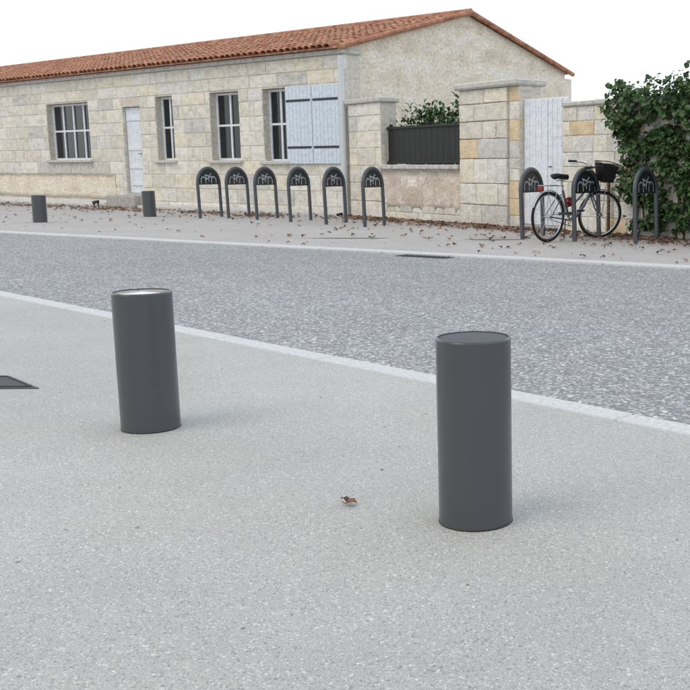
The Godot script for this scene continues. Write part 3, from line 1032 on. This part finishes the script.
func make_walls() -> void:
	var turn := -atan2(E2.z, E2.x)
	# downpipe at the corner of the house
	var dp := thing("downpipe", "white round downpipe running down the corner of the stone house", "downpipe", C + Vector3(0.0, 0, 0) + E1 * 0.02, turn)
	part("pipe", tube_mesh([Vector3(0, 0.02, 0.10), Vector3(0, 1.6, 0.10), Vector3(0, 3.30, 0.10)], 0.062, 18), M.pipe, dp)
	for v in [0.75, 2.1, 3.1]:
		part("bracket", tube_mesh([Vector3(0, v, 0.10), Vector3(0, v + 0.035, 0.10)], 0.067, 18), M.pipe, dp)
	part("shoe", tube_mesh([Vector3(0, 0.0, 0.10), Vector3(0, 0.22, 0.10)], 0.070, 18), M.pipe, dp)
	# low wall with pier at the house end
	var gw := thing("garden_wall", "low garden wall with patched pinkish render below a stone ledge", "wall", C, turn)
	part("wall_core", core_mesh(0.12, 4.22, 0.98, 0.35, []), M.mortar, gw)
	part("pier_core", core_mesh(0.12, 1.42, 2.3, 0.36, []), M.mortar, gw)
	coursed(gw, 0.12, 1.42, [0.0, 0.33, 0.70, 1.05, 1.40, 1.74, 2.05, 2.30], Vector2(0.5, 0.8), [], M.stones)
	part("pier_cap", box_mesh(Vector3(0.06, 2.30, -0.42), Vector3(1.48, 2.40, 0.08), 0.02), M.sill, gw)
	coursed(gw, 1.43, 4.22, [0.0, 0.14, 0.30], Vector2(0.28, 0.5), [], M.stones)
	part("render_patch", render_patch(1.44, 0.22, 4.20, 0.94, 0.026, 9), M.pink, gw)
	# a long crack in the render
	var crack := []
	for i in 12:
		crack.append(Vector3(2.95 + 0.02 * sin(i * 2.3) - (0.06 if i > 8 else 0.0) * (i - 8) * -1.0, 0.26 + i * 0.05, 0.026))
	part("crack", tube_mesh(crack, 0.0035, 5), M.iron, gw)
	var u := 1.40
	while u < 4.2:
		var e := minf(u + rng.randf_range(0.75, 1.05), 4.22)
		if 4.22 - e < 0.3:
			e = 4.22
		part("coping_stone", box_mesh(Vector3(u + 0.004, 0.975, -0.40), Vector3(e - 0.004, 1.062 + rng.randf_range(-0.006, 0.006), 0.09), 0.014), M.sill, gw)
		u = e
	# black sheet fence on the ledge
	var fe := thing("metal_fence", "black sheet metal fence standing on the garden wall ledge", "fence", C + Vector3(0, 1.06, 0), turn)
	for i in 14:
		var a := 1.44 + i * 0.1985
		part("fence_panel", box_mesh(Vector3(a + 0.003, 0.03, -0.17), Vector3(a + 0.1955, 0.72, -0.155), 0.003), M.fence, fe)
	for v in [0.02, 0.70]:
		part("fence_rail", box_mesh(Vector3(1.43, v, -0.155), Vector3(4.22, v + 0.05, -0.12), 0.006), M.fence, fe)
	for a in [1.46, 2.82, 4.16]:
		part("fence_post", box_mesh(Vector3(a, -0.02, -0.23), Vector3(a + 0.05, 0.80, -0.172), 0.006), M.fence, fe)
	# gate pier
	var gp := thing("gate_pier", "tall pier of large pale dressed stones beside the white gate", "pier", C, turn)
	part("pier_core", core_mesh(4.25, 5.66, 2.35, 0.5, []), M.mortar, gp)
	part("jamb_core", core_mesh(5.665, 5.95, 2.35, 0.45, []), M.mortar, gp)
	var lv := [0.0, 0.36, 0.73, 1.16, 1.50, 1.80, 2.10, 2.35]
	var cuts := [[4.25, 4.90, 5.66], [4.25, 4.75, 5.40, 5.66], [4.25, 4.68, 5.10, 5.66], [4.25, 4.80, 5.66], [4.25, 4.95, 5.35, 5.66], [4.25, 4.7, 5.66], [4.25, 5.0, 5.66]]
	for c in cuts.size():
		for i in cuts[c].size() - 1:
			var rust: bool = c == 3 and i == 0
			part("stone", stone_mesh(cuts[c][i] + 0.006, lv[c] + 0.006, cuts[c][i + 1] - 0.006, lv[c + 1] - 0.006, 0.06, 0.10), M.rust_stone if rust else M.stones[rng.randi() % 8], gp)
	coursed(gp, 5.67, 5.95, [0.0, 0.20, 0.48, 0.78, 0.98, 1.16, 1.45, 1.8, 2.1, 2.35], Vector2(0.3, 0.35), [], [M.stones[3], M.rust_stone, M.stones[1], M.stones[6]], 0.015)
	part("pier_cap", box_mesh(Vector3(4.18, 2.35, -0.55), Vector3(6.0, 2.47, 0.14), 0.03), M.sill, gp)
	# white gate
	var ga := thing("white_gate", "white painted double board gate between stone piers", "gate", C, turn)
	for lf in [[5.955, 6.575], [6.585, 7.06]]:
		var leaf := part("gate_leaf", box_mesh(Vector3(lf[0], 0.06, -0.13), Vector3(lf[1], 2.12, -0.10), 0.004), M.white_wood, ga)
		var n := 4
		for i in n:
			var a := lerpf(lf[0], lf[1], float(i) / n)
			part("gate_board", box_mesh(Vector3(a + 0.003, 0.07, -0.10), Vector3(a + (lf[1] - lf[0]) / n - 0.003, 2.11, -0.085), 0.004), M.white_wood, leaf)
	part("gate_handle", tube_mesh([Vector3(6.66, 1.02, -0.085), Vector3(6.66, 1.02, -0.04), Vector3(6.74, 1.02, -0.04)], 0.009, 8), M.iron, ga)
	part("threshold", box_mesh(Vector3(5.95, -0.03, -0.25), Vector3(7.06, 0.05, 0.03), 0.01), M.step, ga)
	# wall right of the gate
	var rw := thing("boundary_wall", "pale rubble stone wall partly under ivy behind the bicycle", "wall", C, turn)
	part("wall_core", core_mesh(7.07, 12.5, 1.95, 0.4, []), M.mortar, rw)
	var mats: Array = M.stones.duplicate()
	mats.append(M.rust_stone)
	coursed(rw, 7.07, 12.5, [0.0, 0.24, 0.50, 0.78, 1.02, 1.24, 1.50, 1.72, 1.95], Vector2(0.32, 0.62), [], mats, 0.02)
	u = 7.07
	while u < 12.5:
		part("coping_stone", box_mesh(Vector3(u + 0.004, 1.95, -0.45), Vector3(u + 0.77, 2.03 + rng.randf_range(-0.008, 0.008), 0.06), 0.018), M.sill, rw)
		u += 0.776
	# grey post seen behind the front wheel
	var ps := thing("wooden_post", "slim weathered wooden post against the wall behind the bicycle", "post", C + E2 * 8.25 + Vector3(-0.7773, 0, 0.6291) * 0.07, turn)
	part("shaft", box_mesh(Vector3(-0.022, -0.05, 0.0), Vector3(0.022, 0.98, 0.045), 0.008), M.bark, ps)
	part("top_cap", box_mesh(Vector3(-0.028, 0.98, -0.005), Vector3(0.028, 1.0, 0.05), 0.006), M.bark, ps)

# ------------------------------------------------------------------ leaves
func leaf_mesh(len: float, wid: float, fold: float, curl: float) -> ArrayMesh:
	var st := begin()
	var spine := [Vector3(0, 0, 0), Vector3(0, 0.15 * curl * len, len * 0.35), Vector3(0, 0.25 * curl * len, len * 0.7), Vector3(0, 0.0, len)]
	var ws := [0.06, 0.5, 0.40, 0.0]
	for i in 3:
		for s in [-1.0, 1.0]:
			var a: Vector3 = spine[i]
			var b: Vector3 = spine[i + 1]
			var c: Vector3 = b + Vector3(s * ws[i + 1] * wid, fold * ws[i + 1] * wid, 0)
			var d: Vector3 = a + Vector3(s * ws[i] * wid, fold * ws[i] * wid, 0)
			if ws[i + 1] == 0.0:
				tri(st, a, b, d, ((b - a).cross(d - a) * -s).normalized())
			else:
				flat(st, a, b, c, d, Vector3.UP)
	return st.commit()

func scatter(called: String, parent: Node, mesh: Mesh, mat: Material, xf: Array, cols: Array, stuff: bool) -> MultiMeshInstance3D:
	var mm := MultiMesh.new()
	mm.transform_format = MultiMesh.TRANSFORM_3D
	mm.use_colors = true
	mm.mesh = mesh
	mm.instance_count = xf.size()
	for i in xf.size():
		mm.set_instance_transform(i, xf[i])
		mm.set_instance_color(i, cols[i])
	var o := MultiMeshInstance3D.new()
	o.name = called
	o.multimesh = mm
	o.material_override = mat
	parent.add_child(o, true)
	if stuff:
		o.set_meta("kind", "stuff")
	return o

func green() -> Color:
	var v := rng.randf_range(0.5, 1.5)
	var w := rng.randf()
	if w < 0.07:
		return Color(0.09 * v, 0.11 * v, 0.03 * v)
	return Color(0.045 * v, rng.randf_range(0.085, 0.115) * v, 0.028 * v)

func make_ivy() -> void:
	var turn := -atan2(E2.z, E2.x)
	var iv := thing("ivy", "dense dark green ivy hanging over the pale stone wall", "ivy", C + E2 * 9.3, turn)
	var n := FastNoiseLite.new()
	n.seed = 77
	n.frequency = 0.9
	n.fractal_octaves = 3
	var xf := []
	var cl := []
	var tries := 0
	while xf.size() < 11500 and tries < 90000:
		tries += 1
		var u := rng.randf_range(-1.15, 3.2)
		var v := rng.randf_range(0.12, 2.45)
		# left edge hangs further out high up, ragged below
		var left := -0.72 + 0.40 * n.get_noise_1d(v * 2.2) + (0.15 * (1.1 - v) if v < 1.1 else -0.25 * minf(v - 1.1, 0.6))
		if u < left:
			continue
		var g := n.get_noise_2d(u * 2.2, v * 2.2)
		if v < 0.45 and g < 0.02:
			continue
		if g < -0.20:
			continue
		if u > 0.1 and u < 0.5 and v > 0.55 and v < 0.95 and rng.randf() < 0.8:
			continue
		if v > 2.2 + 0.35 * n.get_noise_1d(u * 3.0 + 9.0):
			continue
		var bulge := 0.12 + 0.22 * (g + 0.4) + (0.16 if v > 1.6 else 0.0)
		var z := rng.randf_range(0.03, maxf(0.07, bulge))
		var b := Basis(Vector3.UP, rng.randf_range(-1.3, 1.3)) * Basis(Vector3.RIGHT, rng.randf_range(0.2, 1.7)) * Basis(Vector3.UP, rng.randf_range(-0.8, 0.8))
		var s := rng.randf_range(0.7, 1.35)
		xf.append(Transform3D(b.scaled(Vector3(s, s, s)), Vector3(u, v, z)))
		cl.append(green())
	scatter("foliage", iv, leaf_mesh(0.072, 0.070, 0.25, 0.5), M.leaf, xf, cl, true)
	for i in 9:
		var pts := []
		var u0 := rng.randf_range(-0.7, 2.6)
		for k in 7:
			pts.append(Vector3(u0 + 0.08 * sin(k * 1.3 + i) + k * rng.randf_range(-0.03, 0.06), -0.03 + k * 0.28, 0.045))
		part("stem", tube_mesh(pts, 0.014, 6, false, 0.005), M.bark, iv)
	# hedge behind the fence
	var hd := thing("garden_hedge", "leafy green hedge growing behind the black metal fence", "hedge", C + E2 * 2.8 + Vector3(0.7773, 0, -0.6291) * 0.75, turn)
	xf = []
	cl = []
	tries = 0
	while xf.size() < 5500 and tries < 40000:
		tries += 1
		var u := rng.randf_range(-1.45, 1.5)
		var v := rng.randf_range(0.5, 2.5)
		var z := rng.randf_range(-0.42, 0.42)
		var g := n.get_noise_3d(u * 2.0 + 30.0, v * 2.0, z * 2.0)
		var lim := 2.15 + 0.45 * n.get_noise_1d(u * 2.6 + 20.0)
		if v > lim or absf(z) > 0.28 + 0.25 * g:
			continue
		var b := Basis(Vector3.UP, rng.randf_range(-PI, PI)) * Basis(Vector3.RIGHT, rng.randf_range(-1.2, 0.6))
		var s := rng.randf_range(0.7, 1.3)
		xf.append(Transform3D(b.scaled(Vector3(s, s, s)), Vector3(u, v, z)))
		cl.append(green())
	scatter("foliage", hd, leaf_mesh(0.10, 0.06, 0.3, 0.4), M.leaf, xf, cl, true)
	for i in 5:
		var u0 := -1.2 + i * 0.6
		part("stem", tube_mesh([Vector3(u0, -0.05, 0), Vector3(u0 + 0.05, 0.8, 0.03), Vector3(u0 - 0.04, 1.8, 0)], 0.03, 7, false, 0.008), M.bark, hd)

func litter_colour() -> Color:
	var w := rng.randf()
	var v := rng.randf_range(0.6, 1.25)
	if w < 0.45:
		return Color(0.25 * v, 0.12 * v, 0.075 * v)
	if w < 0.75:
		return Color(0.19 * v, 0.125 * v, 0.09 * v)
	if w < 0.9:
		return Color(0.29 * v, 0.20 * v, 0.14 * v)
	return Color(0.08 * v, 0.065 * v, 0.055 * v)

func litter_xf(p: Vector3) -> Transform3D:
	var b := Basis(Vector3.UP, rng.randf_range(-PI, PI)) * Basis(Vector3.RIGHT, rng.randf_range(-0.35, 0.25)) * Basis(Vector3.BACK, rng.randf_range(-0.4, 0.4))
	var s := rng.randf_range(0.4, 1.2)
	return Transform3D(b.scaled(Vector3(s, s, s)), p + Vector3(0, rng.randf_range(0.003, 0.012), 0))

func make_litter() -> void:
	var n := FastNoiseLite.new()
	n.seed = 15
	n.frequency = 0.8
	n.fractal_octaves = 3
	var n2 := Vector3(-0.7773, 0, 0.6291)
	var n1 := Vector3(-0.6108, 0, 0.7918)
	var xf := []
	var cl := []
	# drift against the garden wall, pier and ivy
	for i in 5200:
		var u := rng.randf_range(0.1, 11.5)
		var d := 0.08 + absf(rng.randfn(0.0, 0.42))
		if n.get_noise_2d(u * 1.6, d * 2.0) < rng.randf_range(-0.35, 0.45):
			continue
		if u < 1.4 and rng.randf() < 0.45:
			continue
		xf.append(litter_xf(C + E2 * u + n2 * d))
		cl.append(litter_colour())
	# band along the house, a little off the wall
	for i in 2600:
		var u := rng.randf_range(-17.0, 0.0)
		var d := rng.randfn(1.15, 0.42)
		if d < 0.4 or n.get_noise_2d(u * 1.4 + 60.0, d) < rng.randf_range(-0.4, 0.4):
			continue
		xf.append(litter_xf(C + E1 * u + n1 * d))
		cl.append(litter_colour())
	# strewn over the far pavement
	var fn := Vector3(FE.z, 0, -FE.x)
	for i in 2600:
		var s := rng.randf_range(-9.0, 13.0)
		var d := rng.randf_range(0.3, 8.5)
		var p := FK + FE * s + fn * d
		var behind := (p - C).dot(n2 if p.x > C.x else n1)
		if behind < 0.1:
			continue
		var keep := exp(-behind / 2.6) * (1.0 if s > 3.0 else 0.45)
		if rng.randf() > keep + 0.04:
			continue
		xf.append(litter_xf(p))
		cl.append(litter_colour())
	var o := scatter("fallen_leaves", self, leaf_mesh(0.075, 0.062, 0.35, 0.8), M.dry, xf, cl, true)
	tag(o, "brown fallen leaves drifted along the foot of the stone walls", "leaves")
	# the one dry leaf on the near pavement
	var lf := thing("dry_leaf", "single curled brown leaf lying on the near pavement", "leaf", Vector3(-0.585, 0.002, -3.0), 1.2)
	var cm := plain(Color(0.50, 0.36, 0.31), 1.0)
	var a := part("blade", leaf_mesh(0.038, 0.034, 0.45, 0.55), cm, lf)
	a.rotation = Vector3(-0.05, 0.3, 0.1)
	a.position.y = 0.004
	var b := part("blade", leaf_mesh(0.03, 0.028, 0.6, 0.8), plain(Color(0.36, 0.24, 0.20), 0.8), lf, Vector3(0.006, 0.004, 0.004))
	b.rotation = Vector3(-0.3, 2.9, 0.2)
	part("stalk", tube_mesh([Vector3(0, 0.004, 0.002), Vector3(0.004, 0.007, -0.010), Vector3(0.010, 0.005, -0.020)], 0.0012, 5), cm, lf)

# ------------------------------------------------------------------ small things on the ground
func make_small() -> void:
	# loose grit on the near pavement and in the gutter
	var gx := []
	var gc := []
	var nn := Vector3(-NE.z, 0, NE.x)
	for i in 900:
		var s := rng.randf_range(-9.0, 9.0)
		var gut := rng.randf() < 0.45
		var d := -absf(rng.randfn(0.0, 0.12)) - 0.01 if gut else rng.randf_range(0.16, 6.0)
		var p := NK + NE * s + nn * d
		p.y = ROAD_Y if gut else 0.0
		var k := rng.randf_range(0.003, 0.007)
		gx.append(Transform3D(Basis(Vector3.UP, rng.randf_range(0, TAU)).scaled(Vector3(k, k * 0.6, k * rng.randf_range(0.6, 1.0))), p))
		var v := rng.randf_range(0.12, 0.5)
		gc.append(Color(v, v * 0.97, v * 0.93))
	var pm := SphereMesh.new()
	pm.radius = 1.0
	pm.height = 2.0
	pm.radial_segments = 6
	pm.rings = 3
	var grit := scatter("loose_grit", self, pm, M.dry, gx, gc, true)
	tag(grit, "tiny stones of loose grit scattered on pavement and gutter", "grit")
	# flat dark ribbed plate whose corner reaches into the picture
	var ic := thing("dark_plate", "dark grey ribbed plate set into the near pavement", "access cover", Vector3(-2.60, 0.0, -4.86), 0.0)
	var st := begin()
	var q := [Vector3(0.30, 0.004, 0.185), Vector3(-0.10, 0.004, 0.20), Vector3(-0.42, 0.004, -0.12), Vector3(0.02, 0.004, -0.10)]
	quad(st, q[0], q[1], q[2], q[3], Vector3.UP)
	for i in 4:
		flat(st, q[i], q[(i + 1) % 4], q[(i + 1) % 4] - Vector3(0, 0.02, 0), q[i] - Vector3(0, 0.02, 0), (q[i] + q[(i + 1) % 4]))
	part("plate", st.commit(), M.iron, ic)
	for i in 4:
		var a: Vector3 = q[i] * 0.82 + Vector3(0, 0.002, 0)
		var b: Vector3 = q[(i + 1) % 4] * 0.82 + Vector3(0, 0.002, 0)
		part("rib", tube_mesh([a, b], 0.004, 6), M.iron, ic)
	# gully in the far kerb
	var dg := thing("drain_grate", "dark slotted drain grate along the far kerb", "drain grate", FK + FE * 7.72 + Vector3(0, ROAD_Y, 0), -atan2(FE.z, FE.x))
	part("grate_frame", box_mesh(Vector3(-0.36, -0.05, 0.01), Vector3(0.36, 0.005, 0.20), 0.003), M.black, dg)
	for i in 10:
		var u := -0.33 + i * 0.0665
		part("grate_bar", box_mesh(Vector3(u, 0.0, 0.02), Vector3(u + 0.035, 0.011, 0.19), 0.003), M.iron, dg)
	# long thin dark patches, pointed at both ends
	for s in [["dark_patch", Vector3(-2.75, 0.004, -15.05), 0.62, "thin dark grey patch on the pavement near the far kerb"], ["dark_patch", Vector3(-0.65, 0.004, -14.75), 0.45, "thin dark grey patch at the foot of a bicycle stand"]]:
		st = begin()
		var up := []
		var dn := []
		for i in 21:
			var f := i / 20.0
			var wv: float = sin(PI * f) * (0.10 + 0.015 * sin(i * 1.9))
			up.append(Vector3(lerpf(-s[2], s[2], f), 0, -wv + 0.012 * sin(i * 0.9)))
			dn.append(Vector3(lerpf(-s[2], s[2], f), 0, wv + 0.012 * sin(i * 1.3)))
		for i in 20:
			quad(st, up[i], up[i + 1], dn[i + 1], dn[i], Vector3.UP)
		var o := part(numbered(s[0]), st.commit(), M.dull_grey, self, s[1])
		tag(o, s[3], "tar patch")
	# black boot scraper by the doorstep
	var hp := C + E1 * -9.38 + Vector3(-0.6108, 0, 0.7918) * 0.40
	var bs := thing("boot_scraper", "small black metal boot scraper beside the stone doorstep", "boot scraper", hp, -atan2(E1.z, E1.x))
	part("blade", box_mesh(Vector3(-0.14, 0.07, -0.025), Vector3(0.14, 0.15, 0.025), 0.008), M.black, bs).rotation.z = 0.12
	for s in [-0.11, 0.10]:
		part("foot", box_mesh(Vector3(s - 0.015, -0.03, -0.015), Vector3(s + 0.015, 0.10, 0.015), 0.004), M.black, bs)

func _ready() -> void:
	rng.seed = 20240
	stage()
	make_materials()
	make_ground()
	make_house()
	make_walls()
	bollard(Vector3(-1.522, 0, -3.96), 0.535, 0.1105, 0.006, true, "dark grey bollard with a shiny reflecting top standing alone on the near pavement")
	bollard(Vector3(-0.185, 0, -2.875), 0.535, 0.1055, 0.004, false, "dark grey bollard with grey top, the one closest to the dry leaf")
	bollard(Vector3(-9.34, 0, -19.55), 0.50, 0.125, -0.005, false, "dark grey bollard on the far pavement across from the ochre render")
	bollard(Vector3(-8.14, 0, -21.85), 0.53, 0.130, 0.02, false, "dark grey bollard on the far pavement in front of the white door")
	var rm := make_rack(0.35, 1.03)
	var g1 := "bicycle stands in the row of six"
	var ord := ["first", "second", "third", "fourth", "fifth"]
	var feet := [[200, 218.3, 222, 216], [228.5, 218.3, 250, 216.6], [257, 219.7, 280.3, 217.6], [290.5, 222, 313, 219.8], [326, 224.5, 348.2, 222], [364.8, 227, 386.3, 224.4]]
	for i in 6:
		var f: Array = feet[i]
		var a := ground_at(f[0], f[1])
		var d := Vector3(0.335, 0, -0.942) * 0.36
		var m := a + d
		var lab: String = "arched bicycle stand, the %s of the row of six counted from the doorstep" % ord[mini(i, 4)]
		if i == 5:
			lab = "arched bicycle stand of the row of six right of the downpipe"
		place_rack(m - d, m + d, -0.03, lab, g1, rm)
	var g2 := "bicycle stands in the row of three"
	var rm2 := make_rack(0.385, 1.015)
	var feet2 := [[522.3, 239.3, 543.6, 236.0, "arched bicycle stand in front of the white gate"], [577.3, 241.2, 596.6, 238.6, "arched bicycle stand with the bicycle leaning on it"], [637, 242.8, 655.5, 239.8, "arched bicycle stand in front of the ivy"]]
	for f in feet2:
		var a := ground_at(f[0], f[1])
		var b := ground_at(f[2], f[3])
		var m := (a + b) * 0.5
		var d := (b - a).normalized() * 0.395
		place_rack(m - d, m + d, -0.035, f[4], g2, rm2)
	var rp := Vector3(0.11, 0, -14.22)
	var bd := Vector3(0.643, 0, -0.766)
	make_bicycle(rp + bd * 0.55, -atan2(bd.z, bd.x), 0.03)
	make_ivy()
	make_litter()
	make_small()

# a point of the pavement measured off the photograph
func ground_at(x: float, y: float) -> Vector3:
	var p := atan(177.0 / 1040.0)
	var a := (x - 540.0) / 1040.0
	var b := -(y - 345.0) / 1040.0
	var d := Vector3(a, b * cos(p) - sin(p), -(cos(p) + b * sin(p)))
	return Vector3(d.x, 0, d.z) * (-1.0 / d.y)
